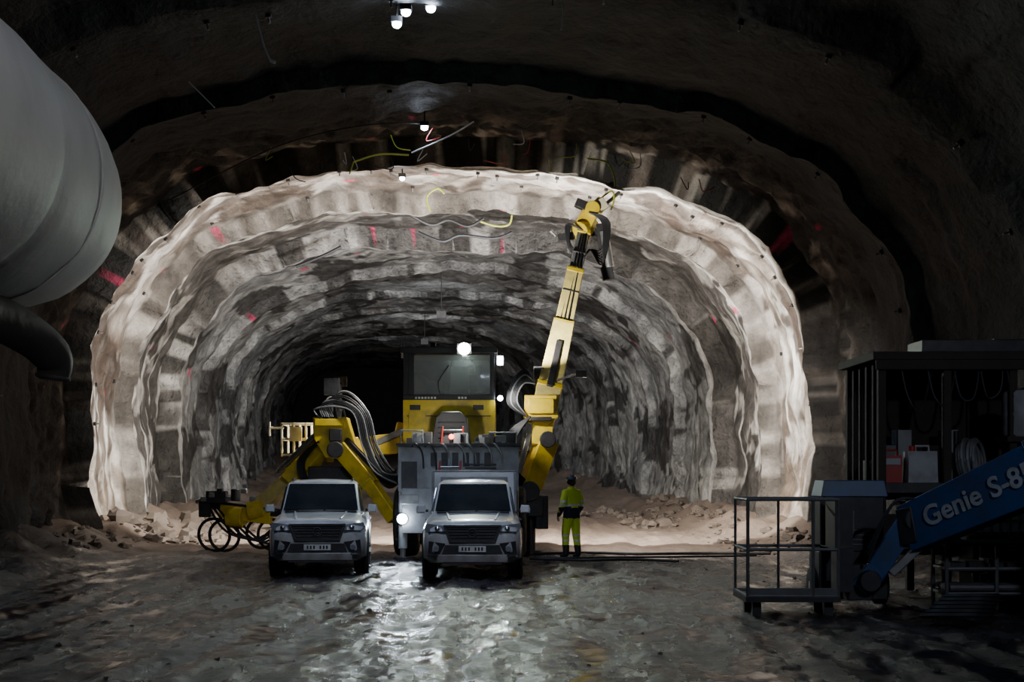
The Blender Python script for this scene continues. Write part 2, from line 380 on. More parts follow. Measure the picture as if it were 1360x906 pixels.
# rubble
def pile(name,regions):
    mb=MB();s=0
    for (x0,x1,y0,y1,n,r0,r1) in regions:
        for _ in range(n):
            x=random.uniform(x0,x1);y=random.uniform(y0,y1);r=r0+(r1-r0)*random.random()**3;s+=1
            x=max(cx(y)-9.1,min(cx(y)+9.1,x))
            mb.ell((x,y,fz(x,y)+r*.2),(r*random.uniform(.8,1.3),r*random.uniform(.8,1.3),r*random.uniform(.5,.8)),'rock',9,5,-1,.9,s)
    return mb.build(name,angle=20)
pile('rock_rubble',[(-11.0,-8.4,38.5,46,120,.04,.42),(-11.3,-9.5,32,38,40,.04,.2)])
pile('rock_rubble',[(4,7.6,47,56,90,.05,.3),(2,7,55,60,50,.06,.3),(-11,-7,46,58,70,.08,.35)])
pile('rock_rubble',[(5.5,7.4,33,45,70,.03,.2),(-8.0,7.2,10,30,110,.012,.045)])

# ---------------------------------------------------------------- ventilation duct
def dxy(y): return -6.2+.055*(18.9-y)
D=empty('ventilation_duct',(-6.2,14,5.3))
mb=MB();n=72;secs=[]
yy=[3,5,6,7,8,9,10,11,12,12.5,13,13.5,14,14.4,14.5,14.6,15,15.4,15.8,16.2,16.6,17.0,17.4,17.8,18.2,18.6,18.9,19.1,19.2]
for y in yy:
    r=1.44
    if abs(y-14.5)<.05: r-=.025
    if y>16: r*=math.sqrt(max(.02,1-((y-16)/3.22)**2.4))
    sec=[]
    for i in range(n):
        a=2*math.pi*i/n; f1=N(Vector((math.cos(a)*3.2,math.sin(a)*3.2,y*.5)));f2=N(Vector((math.cos(a)*7,math.sin(a)*7,y*1.3+9)))
        rr_=r*(1+.02*N(Vector((math.cos(a)*1.2,math.sin(a)*1.2,y*.4)))+.012*f1+.008*f2)
        sec.append((dxy(y)+math.cos(a)*rr_,y,5.3+math.sin(a)*rr_))
    secs.append(sec)
mb.loft(secs,'duct')
mb.build('duct_bag',D)
mb=MB()
mb.tube([(-6.9,10,3.95),(-6.3,13,3.9),(-5.95,15,3.8),(-5.7,16.4,3.62),(-5.5,17.0,3.35),(-5.52,17.1,3.08)],.22,'ductd',16,6,radii=[.26,.26,.26,.25,.23,.18])
mb.torus((-5.52,17.1,3.1),.18,.03,(-.15,0,-1),'ductd')
for y in (8,12): mb.torus((dxy(y),y,5.3),1.46,.02,(0,1,0),'duct')
mb.torus((dxy(16.0),16.0,5.3),1.445,.012,(0,1,0),'duct',48,6)
mb.prism([(-4.80,15.3,5.55),(-4.80,15.3,5.68),(-4.80,15.45,5.58)],(.012,0,0),'black')
for y in (8,12,16): mb.cyl((dxy(y),y,6.7),(dxy(y)-.3,y,9.6),.015,'black',n=6)
mb.build('duct_branch_and_hangers',D)
mb=MB()
mb.tube([(-8.6,19.5,5.0),(-8.5,20,4.0),(-8.45,20,2.6),(-8.5,20.2,1),(-8.5,20.4,.1)],.12,'black')
mb.tube([(-8.5,22.5,6.0),(-8.6,22.6,4.0),(-8.75,22.7,2.6),(-8.8,22.7,.6)],.07,'black');mb.build('hanging_hose')

# ---------------------------------------------------------------- pickups
def pickup(loc,rz,canopy):
    E=empty('pickup_truck',loc,rz)
    b=MB()
    def sec(y,w,zb,zs,zt):
        h=[(w*.86,zb),(w,zb+.09),(w*1.01,(zb+zs)/2),(w,zs-.14),(w*.955,zs-.02),(w*.80,zt-.025),(w*.45,zt+.0),(0,zt+.012)]
        L=[(-x,y,z) for x,z in h]+[(x,y,z) for x,z in reversed(h[:-1])]
        return L
    S=[sec(-.02,.60,.36,.78,.88),sec(.0,.70,.32,.86,.96),sec(.08,.80,.30,.93,1.03),sec(.2,.88,.29,.97,1.075),sec(.42,.915,.28,1.01,1.10),sec(.9,.925,.36,1.04,1.14),
       sec(1.4,.925,.36,1.07,1.19),sec(1.5,.925,.34,1.10,1.17),sec(2.5,.925,.34,1.12,1.16),sec(3.5,.925,.34,1.13,1.16),sec(3.55,.92,.40,1.12,1.15),sec(5.1,.92,.45,1.14,1.17),sec(5.28,.88,.50,1.12,1.14)]
    b.loft(S,'white')
    b.beam((-.42,.25,1.085),(-.50,1.35,1.185),.05,.03,'white');b.beam((.42,.25,1.085),(.50,1.35,1.185),.05,.03,'white')
    def cs(y,wb,wt,zb,zt):
        return [(-wb,y,zb),(-wt,y,zt-.06),(-wt+.08,y,zt-.01),(0,y,zt+.015),(wt-.08,y,zt-.01),(wt,y,zt-.06),(wb,y,zb)]
    b.loft([cs(1.42,.80,.78,1.12,1.2),cs(1.62,.80,.75,1.12,1.36),cs(2.1,.82,.70,1.12,1.75),cs(2.3,.82,.69,1.12,1.805),cs(2.9,.82,.69,1.12,1.82),cs(3.35,.82,.69,1.12,1.79),cs(3.6,.80,.74,1.12,1.2)],'white')
    b.box((0,-.03,.385),(1.30,.10,.14),'white');b.box((0,.0,.31),(1.1,.12,.08),'dark')
    b.build('body',E,.012,True)
    g=MB()
    g.prism([(-.73,1.44,1.215),(.73,1.44,1.215),(.65,2.06,1.715),(-.65,2.06,1.715)],(0,-.03,.02),'glass')
    for s in (-1,1):
        g.prism([(s*.822,1.75,1.17),(s*.822,2.55,1.17),(s*.715,2.55,1.69),(s*.73,2.12,1.67)],(s*.012,0,0),'glass')
        g.prism([(s*.822,2.62,1.17),(s*.822,3.35,1.17),(s*.73,3.2,1.67),(s*.715,2.62,1.69)],(s*.012,0,0),'glass')
    g.beam((-.5,1.42,1.22),(-.05,1.56,1.34),.02,.02,'black');g.beam((.05,1.42,1.22),(.5,1.54,1.32),.02,.02,'black')
    g.box((0,1.40,1.195),(1.4,.08,.03),'black')
    g.build('windows',E,0,True)
    f=MB()
    f.prism([(-.50,-.035,.97),(.50,-.035,.97),(.40,-.035,.72),(-.40,-.035,.72)],(0,.06,0),'black')
    for zz in (.77,.825,.88,.935): f.box((0,-.05,zz),(.78+(zz-.77)*.8,.03,.012),'chrome')
    f.box((0,-.055,.985),(1.06,.05,.035),'chrome');f.beam((-.51,-.055,.98),(-.41,-.055,.70),.05,.03,'chrome');f.beam((.51,-.055,.98),(.41,-.055,.70),.05,.03,'chrome')
    f.box((0,-.055,.70),(.84,.05,.03),'chrome')
    f.torus((0,-.08,.86),.075,.016,(0,1,0),'chrome',20,6);f.torus((0,-.08,.86),.035,.012,(0,1,0),'chrome',16,6)
    for s in (-1,1):
        f.prism([(s*.50,-.05,.985),(s*.86,.19,1.02),(s*.895,.24,.93),(s*.80,.08,.845),(s*.48,-.05,.86)],(s*.01,.12,0),'lens')
        f.ell((s*.64,.0,.93),(.055,.05,.05),'chrome',12,8)
        f.beam((s*.50,-.075,.875),(s*.80,.05,.865),.03,.018,'chrome')
        f.prism([(s*.50,-.06,.66),(s*.80,.03,.70),(s*.82,.06,.47),(s*.62,-.06,.44)],(0,.1,0),'black')
        f.cyl((s*.66,-.075,.56),(s*.66,-.03,.56),.05,'lens')
        f.box((s*.72,-.03,.435),(.22,.06,.03),'chrome',rot=(0,0,s*.3))
        f.beam((s*.88,1.62,1.22),(s*.96,1.6,1.22),.05,.05,'black')
        f.loft([[(s*1.02+s*a*sc_,1.6+dy,1.25+c_*sc_) for a,c_ in ((-.09,-.07),(.08,-.08),(.095,.0),(.07,.075),(-.08,.085),(-.1,.0))] for dy,sc_ in ((-.05,.7),(-.02,1),(.04,1))],'white')
        f.box((s*1.02,1.645,1.25),(.15,.01,.12),'glass')
        for wy in (.93,4.02):
            f.torus((s*.90,wy,.42),.46,.05,(1,0,0),'black',28,8)
            f.cyl((s*.70,wy,.42),(s*.932,wy,.42),.45,'black',n=28)
            f.wheel((s*.80,wy,.385),.385,.265)
        f.box((s*.93,2.5,.36),(.10,1.9,.05),'dark')
        for dy in (2.15,2.95): f.box((s*.945,dy+.3,1.02),(.03,.18,.03),'chrome')
    f.prism([(-.50,-.045,.63),(.50,-.045,.63),(.56,-.045,.47),(-.56,-.045,.47)],(0,.08,0),'black')
    f.box((0,-.065,.56),(.50,.02,.11),'plate');
    for q in range(7): 
        if q!=3: f.box((-.18+.06*q,-.077,.56),(.032,.006,.065),'black')
    f.box((0,2.6,.42),(1.4,4.9,.2),'dark')
    f.cyl((-.8,.93,.385),(.8,.93,.385),.06,'dark');f.cyl((-.8,4.02,.385),(.8,4.02,.385),.06,'dark')
    f.build('trim_lights_wheels',E,0,True)
    c=MB()
    if canopy:
        c.box((0,4.4,1.56),(1.74,1.62,.84),'white',taper=.97)
        c.box((0,3.575,1.62),(1.4,.02,.5),'grey');c.box((0,4.4,1.995),(1.72,1.6,.03),'grey')
        c.beam((-.87,3.6,1.14),(-.85,3.6,1.98),.05,.05,'grey');c.beam((.87,3.6,1.14),(.85,3.6,1.98),.05,.05,'grey')
        c.build('canopy',E,.02,True)
    else:
        c.cyl((-.6,3.72,1.15),(-.55,3.72,1.72),.03,'black');c.cyl((.6,3.72,1.15),(.55,3.72,1.72),.03,'black');c.cyl((-.57,3.72,1.72),(.57,3.72,1.72),.03,'black')
        for s in (-1,1): c.beam((s*.6,2.2,1.82),(s*.6,3.2,1.83),.03,.03,'black')
        c.build('roof_rails_and_rack',E,0,True)
    return E
pickup((-3.66,26.75,-.01),math.radians(5),False)
pickup((-.73,26.15,-.01),math.radians(1),True)

# ---------------------------------------------------------------- drilling rig
R=empty('tunnel_drilling_rig',(-1.2,35,0))
c=MB()
c.box((-1.2,35.2,1.35),(2.4,6.6,.7),'dark')
c.box((-1.2,32.5,2.05),(2.7,1.3,1.0),'grey');c.box((-1.2,32.45,2.58),(2.78,1.4,.06),'dark')
c.box((-1.2,31.86,1.1),(2.5,.12,1.0),'grey')
c.box((-2.3,31.86,1.9),(.45,.06,.75),'grey');c.box((-2.3,31.82,1.9),(.35,.04,.6),'dark')
c.box((-2.3,31.82,1.35),(.42,.05,.2),'steel')
for i in range(6): c.box((-1.75+.24*i,31.83,2.25),(.14,.04,.3),'dark')
for i in range(9): c.box((-.7+.0,31.80,1.5+.08*i),(.7,.03,.03),'dark')
for s in (-2.45,.05):
    for wy in (33.2,38.2): c.wheel((s,wy,.82),.82,.55,rim='yellow')
c.cyl((-2.4,33.2,.82),(0,33.2,.82),.15,'dark');c.cyl((-2.4,38.2,.82),(0,38.2,.82),.15,'dark')
for s in (-2.45,.05):
    c.cyl((s,31.95,.25),(s,31.95,1.7),.1,'grey');c.cyl((s,31.95,.0),(s,31.95,.5),.06,'steel');c.cyl((s,31.95,-.02),(s,31.95,.06),.22,'dark')
for i in range(30):
    x=-2.45+random.random()*2.5; c.box((x,32.0+random.random()*.8,2.66+random.random()*.08),(random.uniform(.08,.3),random.uniform(.1,.3),random.uniform(.08,.3)),random.choice(['grey','dark','dark','steel']))
for i in range(7):
    x=-2.3+.31*i+random.uniform(-.1,.1); c.tube([(x,31.9,2.5),(x+.1,31.75,2.6),(x+.25,31.78,2.4),(x+.28,31.82,random.uniform(1.9,2.2))],.02,random.choice(['grey','black','black']),6,4)
c.tube([(-2.5,31.9,2.6),(-2.5,31.9,2.9),(-2.0,31.9,2.9),(-2.0,31.9,2.6)],.018,'grey',6,1)
c.tube([(-.5,31.9,2.6),(-.5,31.9,2.85),(.1,31.9,2.85),(.1,31.9,2.6)],.018,'grey',6,1)
c.build('carrier',R,.02)
k=MB()
k.box((-1.5,34.9,3.18),(2.18,2.2,1.04),'yellow')
for x in (-2.53,-.47):
    k.box((x,33.86,4.25),(.11,.11,1.15),'black');k.box((x,35.95,4.25),(.11,.11,1.15),'black')
k.box((-1.5,33.85,3.74),(2.18,.14,.12),'black');k.box((-1.5,34.9,4.86),(2.3,2.35,.13),'black')
k.box((-1.5,35.95,3.85),(2.0,.04,.25),'dark');k.box((-1.5,35.95,4.25),(.06,.04,1.1),'dark')
k.box((-1.5,34.9,4.95),(1.6,1.6,.06),'dark')
k.box((-2.4,33.86,4.25),(.14,.06,1.1),'black')
for i in range(10): k.box((-2.28+.075*i+(.5 if i>6 else 0),33.775,3.73),(.05,.012,.05),'plate')
k.box((-1.5,33.79,3.30),(2.0,.02,.02),'dark');k.box((-2.25,33.78,3.15),(.4,.03,.5),'yellow')
for x in (-2.3,-.8): k.box((x,33.78,3.5),(.25,.02,.12),'dark')
k.box((-1.3,34.9,3.95),(.5,.5,.12),'dark');k.box((-1.3,35.2,4.3),(.45,.12,.55),'dark');k.box((-1.9,34.3,3.95),(.3,.3,.4),'dark')
k.tube([(-1.7,33.78,3.82),(-1.75,33.77,4.1),(-1.5,33.77,4.5)],.015,'black',6,3)
k.cyl((-2.62,33.8,4.86),(-2.62,33.7,5.1),.02,'black')
k.cyl((-1.9,34.2,4.98),(-1.9,34.2,5.08),.08,'dark')
k.build('cab',R,.02)
gm=MB()
gm.box((-1.44,33.86,4.28),(1.9,.02,.95),'cabglass');gm.box((-2.56,34.9,4.28),(.02,1.95,.95),'cabglass');gm.box((-.44,34.9,4.28),(.02,1.95,.95),'cabglass');gm.box((-1.5,35.96,4.4),(1.9,.02,.8),'cabglass')
gm.build('cab_windows',R)
h=MB()
h.prism([(-1.85,32.7,2.6),(-.95,32.7,2.6),(-1.05,32.7,3.22),(-1.2,32.7,3.36),(-1.6,32.7,3.36),(-1.75,32.7,3.22)],(0,1.1,0),'black')
for z in (2.75,2.87,2.99,3.11): h.box((-1.4,32.68,z),(.6,.03,.035),'dark')
h.box((-1.4,32.66,3.33),(.4,.04,.03),'dark')
for x in (-1.62,-1.16): h.beam((x,31.75,2.0),(x+.05,32.3,3.0),.04,.04,'red')
for i in range(6):
    t=(i+.5)/6; h.cyl((-1.62+.05*t,31.75+.55*t,2+t),(-1.16+.05*t,31.75+.55*t,2+t),.015,'steel',n=8)
h.cyl((-1.36,32.0,2.62),(-1.36,31.93,2.72),.05,'dark');h.ell((-1.36,31.92,2.76),(.06,.06,.06),'redlamp',10,6)
h.build('engine_cover_and_ladder',R,.015)
L=MB()
L.box((-1.13,33.68,4.88),(.34,.16,.24),'dark');L.cyl((-1.13,33.62,4.88),(-1.13,33.57,4.88),.14,'ledg')
L.box((-.28,33.9,4.62),(.16,.12,.24),'plastic');L.box((-.28,33.83,4.62),(.12,.03,.18),'led');L.beam((-.45,33.9,4.7),(-.25,33.9,4.65),.04,.04,'dark')
L.cyl((-2.45,31.78,.92),(-2.45,31.70,.92),.11,'led');L.cyl((-2.45,31.95,.92),(-2.45,31.78,.92),.13,'dark')
L.cyl((-.28,33.8,3.72),(-.28,33.73,3.72),.06,'led');L.cyl((-.28,33.95,3.72),(-.28,33.8,3.72),.075,'dark');L.beam((-.45,33.9,3.72),(-.2,33.9,3.72),.05,.05,'dark')
L.build('work_lamps',R)
b=MB()
b.beam((-2.3,35.2,2.75),(-3.9,35.0,2.55),.5,.5,'yellow');b.beam((-2.2,35.2,2.75),(-2.9,35.1,2.9),.4,.62,'yellow')
b.beam((-2.4,34.9,3.1),(-3.6,34.9,2.55),.16,.16,'steel')
b.prism([(-4.75,33.9,3.28),(-3.95,33.9,3.28),(-3.75,33.9,2.6),(-4.0,33.9,2.3),(-4.45,33.9,2.3),(-4.72,33.9,2.75)],(0,.7,0),'yellow')
b.box((-4.35,33.85,3.15),(.7,.1,.18),'yellow');b.box((-4.2,33.84,2.85),(.3,.1,.3),'dark')
b.cyl((-4.2,33.75,2.5),(-4.2,34.8,2.5),.2,'dark')
b.beam((-4.45,34.2,2.75),(-5.3,34.7,1.85),.42,.46,'yellow');b.beam((-5.2,34.65,1.95),(-6.25,35.2,1.1),.36,.36,'yellowb')
b.beam((-4.7,34.0,2.85),(-5.7,34.6,1.95),.12,.12,'steel')
b.box((-5.25,34.65,1.9),(.5,.5,.5),'yellow',rot=(0,.7,0))
b.beam((-4.1,34.0,2.55),(-3.3,33.7,1.65),.34,.40,'yellow');b.beam((-3.4,33.7,1.75),(-2.75,33.4,.85),.28,.30,'yellow')
b.beam((-3.95,33.9,2.75),(-3.1,33.5,1.9),.12,.12,'dark')
b.prism([(-4.9,34.2,2.1),(-3.6,34.2,2.1),(-3.7,34.2,1.2),(-4.9,34.2,1.2)],(0,.5,0),'dark')
b.beam((-7.75,35.5,1.2),(-5.6,34.9,.95),.25,.2,'dark');b.beam((-7.2,35.3,1.0),(-5.9,35.0,.85),.3,.34,'yellow')
b.cyl((-7.0,35.15,.85),(-6.6,35.05,.85),.26,'yellow');b.cyl((-6.5,35.05,1.0),(-6.1,35.05,1.05),.24,'yellow');b.cyl((-6.8,35,1.25),(-6.8,35,1.55),.12,'dark')
b.box((-7.3,35.2,1.35),(.5,.3,.3),'dark');b.box((-7.6,35.3,1.05),(.3,.3,.4),'dark');b.cyl((-7.9,35.5,1.22),(-7.3,35.4,1.4),.05,'steel')
for i in range(8): b.box((-7.6+.2*i,35.1,1.3+.1*(i%3)),(.14,.2,.12),random.choice(['steel','dark','yellowb']))
for (x,z,r) in ((-7.35,.42,.40),(-7.1,.4,.38),(-6.2,.45,.36),(-5.9,.42,.38)): b.torus((x,35.1,z),r,.04,(.15,1,.1),'black',24,8)
for i in range(5): b.tube([(-7.5+.1*i,35.2,1.1),(-7.0+.2*i,34.9,.5-.05*i),(-6.2+.1*i,34.9,.35),(-5.6,34.9,.9+.1*i)],.03,'black',6,5)
b.build('left_boom',R,.02)
b=MB()
for i in range(9):
    o=.045*i;j=random.uniform(-.06,.06)
    b.tube([(-4.5+o,33.85,3.2),(-4.65+o*1.2+j,33.8,3.45+.04*i),(-4.2+o,33.75,3.58+.03*i+j),(-3.75+o,33.7,3.35),(-3.55+o,33.7,2.6),(-3.2+o+j,33.5,2.0),(-2.7,33.3,1.7+.05*i)],.022,'hose' if i%4==0 else 'black',6,5)
for i in range(6): b.tube([(-4.5+.05*i,33.8,3.28),(-4.55+.03*i,33.8,3.5+.04*i),(-4.1,33.8,3.5+.04*i),(-3.95,33.8,3.25)],.015,'plastic' if i%2 else 'hose',6,5)
for i in range(6): b.tube([(-3.7+.03*i,33.9,2.9),(-3.3,33.8,2.3-.05*i),(-2.9,33.6,1.9-.06*i),(-2.5,33.2,1.9)],.035,'black',6,5)
for i in range(4): b.tube([(-4.6,33.9,2.7),(-5.0-.05*i,34.2,2.2),(-4.8,34,1.7-.1*i),(-4.3,33.9,1.7)],.03,'black',6,5)
b.cyl((-4.35,34.2,3.2),(-4.35,34.2,3.8),.05,'dark');b.box((-4.33,34.2,4.02),(.36,.2,.40),'black');b.box((-4.33,34.32,4.02),(.3,.04,.33),'lens')
b.build('boom_hoses_and_mast_lamp',R)
b=MB()
x0,x1,y0,y1,z0,z1=-5.65,-4.75,34.9,35.9,2.4,3.15
for zz in (z0,lerp(z0,z1,.5),z1): b.tube([(x0,y0,zz),(x1,y0,zz),(x1,y1,zz),(x0,y1,zz),(x0,y0,zz)],.035,'cream',6,1)
for x in (x0,lerp(x0,x1,.33),lerp(x0,x1,.66),x1):
    b.cyl((x,y0,z0-.05),(x,y0,z1+.03),.03,'cream',n=8);b.cyl((x,y1,z0),(x,y1,z1),.03,'cream',n=8)
b.cyl((-5.95,34.9,3.05),(-5.6,34.9,3.05),.03,'cream');b.cyl((-5.95,34.9,2.85),(-5.95,34.9,3.2),.03,'cream')
b.box((-5.2,35.4,z0),(.95,1.05,.06),'dark');b.beam((-5.2,35.3,2.35),(-4.4,34.5,2.3),.2,.2,'yellow')
b.box((-5.3,34.85,2.9),(.3,.12,.35),'cream')
b.build('service_basket',R,0)
b=MB()
b.beam((-.2,35.6,2.2),(.5,34.9,2.2),.6,.6,'dark')
b.prism([(.30,34.2,3.82),(1.08,34.2,3.82),(1.12,34.2,3.28),(.85,34.2,3.1),(.42,34.2,3.15),(.28,34.2,3.3)],(0,.7,0),'yellow')
b.box((.7,34.15,3.55),(.62,.1,.36),'yellow');b.box((.7,34.1,3.24),(.5,.1,.1),'dark')
b.beam((.75,34.5,3.2),(.72,34.4,2.6),.5,.4,'yellow');b.beam((.85,34.5,2.75),(.42,34.3,1.6),.42,.5,'yellow');b.cyl((.86,34.1,2.75),(.86,34.9,2.75),.2,'dark')
b.beam((.40,34.3,2.9),(.1,34.2,1.7),.13,.13,'steel');b.cyl((.42,34,1.5),(.42,34.8,1.5),.25,'dark')
b.box((.45,34.4,1.15),(.6,.7,.5),'dark');b.box((.72,34.3,1.0),(.3,.4,.8),'dark');b.cyl((.45,34.4,0),(.45,34.4,1.0),.12,'dark');b.cyl((.45,34.4,-.02),(.45,34.4,.08),.3,'dark')
P=[Vector((.80,34.6,3.55)),Vector((1.93,37.9,8.45))]
dd=(P[1]-P[0])
def at(t): return P[0]+dd*t
b.beam(at(-.05),at(.42),.62,.66,'yellowb',.54,.58,up=(0,-1,0));b.beam(at(.40),at(.74),.46,.48,'yellowb',.44,.46,up=(0,-1,0));b.beam(at(.72),at(.98),.34,.36,'grey',.32,.34,up=(0,-1,0))
for t in (.08,.42,.72,.96): b.beam(at(t-.012),at(t+.012),.66-.3*t,.70-.3*t,'yellow',up=(0,-1,0))
for q in (-.33,.33):
    o=Vector((q*.8,-.22,0)); b.cyl(at(.05)+o,at(.4)+o*.9,.05,'steel',n=8); b.cyl(at(.42)+o*.75,at(.74)+o*.7,.035,'black',n=8)
for q in (-.1,.0,.1): b.cyl(at(.42)+Vector((q,-.29,0)),at(.96)+Vector((q*.6,-.22,0)),.022,'black',n=6)
b.beam(at(.1)+Vector((.0,-.38,0)),at(.34)+Vector((0,-.34,0)),.16,.12,'dark',up=(0,-1,0))
for t in (.25,.6,.83): b.beam(at(t-.005),at(t+.005),.58-.25*t,.64-.25*t,'dark',up=(0,-1,0))
b.box(at(.17)+Vector((-.32,-.2,0)),(.3,.2,.35),'plastic');b.box(at(.17)+Vector((-.32,-.32,0)),(.24,.04,.3),'dark')
b.build('right_boom',R,.02)
b=MB()
T=at(1.0)
b.cyl(T+Vector((-.15,-.2,-.1)),T+Vector((.2,.25,.1)),.26,'yellow');b.box(T+Vector((.05,0,.25)),(.42,.4,.4),'yellow',rot=(0,.5,0))
b.beam(T+Vector((0,0,.2)),T+Vector((.5,0,.72)),.34,.36,'yellowb');b.cyl(T+Vector((.2,-.3,.5)),T+Vector((.2,.3,.5)),.2,'yellow')
b.box(T+Vector((.35,-.05,.55)),(.5,.35,.3),'cream',rot=(0,-.6,0));b.box(T+Vector((-.1,-.15,.62)),(.3,.3,.22),'dark',rot=(0,.4,0))
b.beam(T+Vector((.42,-.2,.1)),T+Vector((.62,-.15,-1.25)),.26,.2,'dark');b.cyl(T+Vector((.5,-.25,-.1)),T+Vector((.66,-.2,-1.05)),.12,'steel');b.beam(T+Vector((-.7,0,-.25)),T+Vector((.5,0,-.05)),.16,.2,'dark')
b.box(T+Vector((.6,-.15,-1.2)),(.3,.25,.35),'dark',rot=(0,-.2,0))
b.cyl(T+Vector((.5,0,.6)),T+Vector((.95,.1,1.0)),.05,'steel',n=8);b.cyl(T+Vector((-.75,0,-.2)),T+Vector((-.9,0,-.05)),.05,'steel',n=8)
for i in range(6):
    b.tube([T+Vector((-.05,-.3,-.1)),T+Vector((-.35-.03*i,-.3,.05)),T+Vector((-.42,-.3,-.35-.05*i)),T+Vector((-.25,-.3,-.7)),at(.8)+Vector((-.15,-.2,0))],.022,'black',6,5)
    b.tube([T+Vector((.1,-.3,.4)),T+Vector((.45+.04*i,-.35,.1)),T+Vector((.45,-.35,-.6-.08*i)),T+Vector((.15,-.3,-.6)),at(.82)+Vector((.15,-.2,0))],.022,'black',6,5)
b.tube([T+Vector((.3,0,.7)),T+Vector((.7,0,1.0)),T+Vector((.8,0,.8)),T+Vector((.7,0,.5))],.025,'cable',6,5)
for i in range(9):
    b.tube([(.35,34.1,3.3),(.14-.03*i,34.0,3.6),(.14-.02*i,34.0,3.85+.03*i),(.3,34.1,4.1+.04*i),(.55,34.3,4.1)],.022,'black' if i%5 else 'hose',6,5)
    b.tube([(.45,34.1,3.3),(.15-.03*i,34.0,2.9),(.0-.02*i,34.0,2.3),(.1+.05*i,34.1,1.6)],.03,'black',6,5)
b.build('drill_head_and_hoses',R,.012)
F=MB()
FY=38.4
for (x,y,z) in ((-4.6,FY-.12,4.4),(1.3,FY-.1,5.2),(-1.6,FY-.12,2.8),(-1.0,FY-.1,4.7)):
    F.box((x,y-.12,z),(.34,.14,.26),'dark')
F.cyl((-4.6,FY-.3,4.3),(-4.3,35.4,2.6),.05,'dark',n=8);F.cyl((1.3,FY-.3,5.1),(1.15,36.2,5.7),.05,'dark',n=8);F.cyl((-1.6,FY-.3,2.7),(-1.6,37.4,1.6),.05,'dark',n=8);F.cyl((-1.0,FY-.3,4.7),(-1.0,35.9,4.8),.05,'dark',n=8)
F.build('forward_floodlights',R)
warm=(1,.95,.87)
spot('floodlight_beam_a',(-4.6,FY,4.4),(-.10,1,.05),4300,176,warm,.08,.12,R)
spot('floodlight_beam_b',(1.3,FY,5.2),(.08,1,.05),6400,176,warm,.08,.12,R)
spot('floodlight_beam_c',(-1.6,FY,2.8),(.15,1,-.05),1200,170,warm,.15,.12,R)
spot('heading_fill_light',(-1.0,FY,4.7),(-.10,1,.12),13000,70,(.97,.97,1),.8,.12,R)  # added light to brighten the far tunnel, no known source
spot('boom_light',(-.1,33.5,4.62),(1.3,2.4,1.3),2400,58,(1,.97,.87),.5,.08,R)
spot('boom_foot_light',(-.28,33.2,3.72),(1.0,1.1,-.3),160,80,(1,.97,.9),.5,.06,R)
spot('left_boom_fill',(-2.7,33.2,4.7),(-1.6,.7,-1.9),380,75,(1,.97,.9),.5,.06,R)  # added fill that brightens the left boom, no lamp stands here
spot('cab_front_fill',(-1.5,31.3,3.1),(0,1,.1),55,120,(1,.98,.9),.5,.06,R)  # added fill for the cab front, no lamp on the deck
spot('cab_roof_lamp_beam',(-1.13,33.5,4.88),(.1,-1,-.45),900,110,(.85,1,.88),.4,.08,R)
spot('rear_low_lamp_beam',(-2.45,31.6,.92),(-.05,-1,-.12),130,140,(.8,.9,1),.4,.08,R)
spot('side_work_light',(1.7,34.2,4.2),(1.0,.45,-.8),2600,115,warm,.5,.1,R)
spot('side_work_light_b',(-4.3,35.2,4.0),(-.3,.1,-1),500,120,warm,.5,.1,R)
m=MB();m.box((1.66,34.15,4.32),(.26,.2,.16),'dark');m.beam((1.1,34.6,4.2),(1.6,34.2,4.35),.05,.05,'dark');m.build('side_lamp_housing',R)

# ---------------------------------------------------------------- ceiling lamps
LM=[(-2.08,25.7,10.05),(-1.90,25.5,10.2),(-1.46,25.6,10.3),(-2.09,34,10.2),(-3.46,44.5,10.2),(-3.04,39.4,10.1)]
for i,(x,y,z) in enumerate(LM):
    e=empty('unseen_lamp',(x,y,z));m=MB()
    m.box((x,y,z+.08),(.2,.2,.1),'dark');m.ell((x,y-.02,z),(.085,.085,.07) if i<4 else (.07,.07,.06),'led',12,8)
    m.cyl((x,y,z+.1),(x,y,z+.55),.02,'black',n=6);m.build('housing',e)
    pw=[300,200,200,50,40,20][i]
    spot('lamp_beam',(x,y-.02,z-.1),(0,-.1 if i<3 else .1,-1),pw,105,(.50,.66,1),.5,.1,e)
for (x,y,z,pw,dr,an) in ((-1.0,14,9.2,1900,(-.1,.82,-.52),34),(-2.5,6,9.2,210,(-.25,.35,-1),115),(7.2,9,5.6,560,(-.10,1,-.33),44),(-1.2,3,6.2,520,(-4.3,12.6,-.8),30)):  # lamps out of view; those for trucks, rack and duct are added fills
    e=empty('unseen_lamp',(x,y,z));m=MB();m.box((x,y-.05,z+.2),(.5,.3,.12),'dark');m.box((x,y-.05,z+.13),(.42,.22,.03),'led');m.cyl((x,y,z+.2),(x,y,z+1.5),.02,'black',n=6);m.build('housing',e)
    spot('lamp_beam',(x,y,z),dr,pw,an,(.76,.83,1) if x!=-1.2 else (1,.96,.92),.6,.15,e)
for (y,pw) in ((60,1700),(78,1500),(100,900)):  # made-up lamps, turned away from view, added to brighten the deep tunnel
    x=cx(y);zc=8.6+zr(y);e=empty('unseen_lamp',(x,y,zc));m=MB();m.box((x,y-.1,zc),(.4,.2,.3),'dark');m.cyl((x,y-.1,zc),(x,y-.1,zc+1.9),.02,'black',n=6);m.build('housing',e)
    spot('lamp_beam',(x,y+.05,zc),(-.1,1,-.45),pw,140,(.9,.94,1),.8,.15,e)

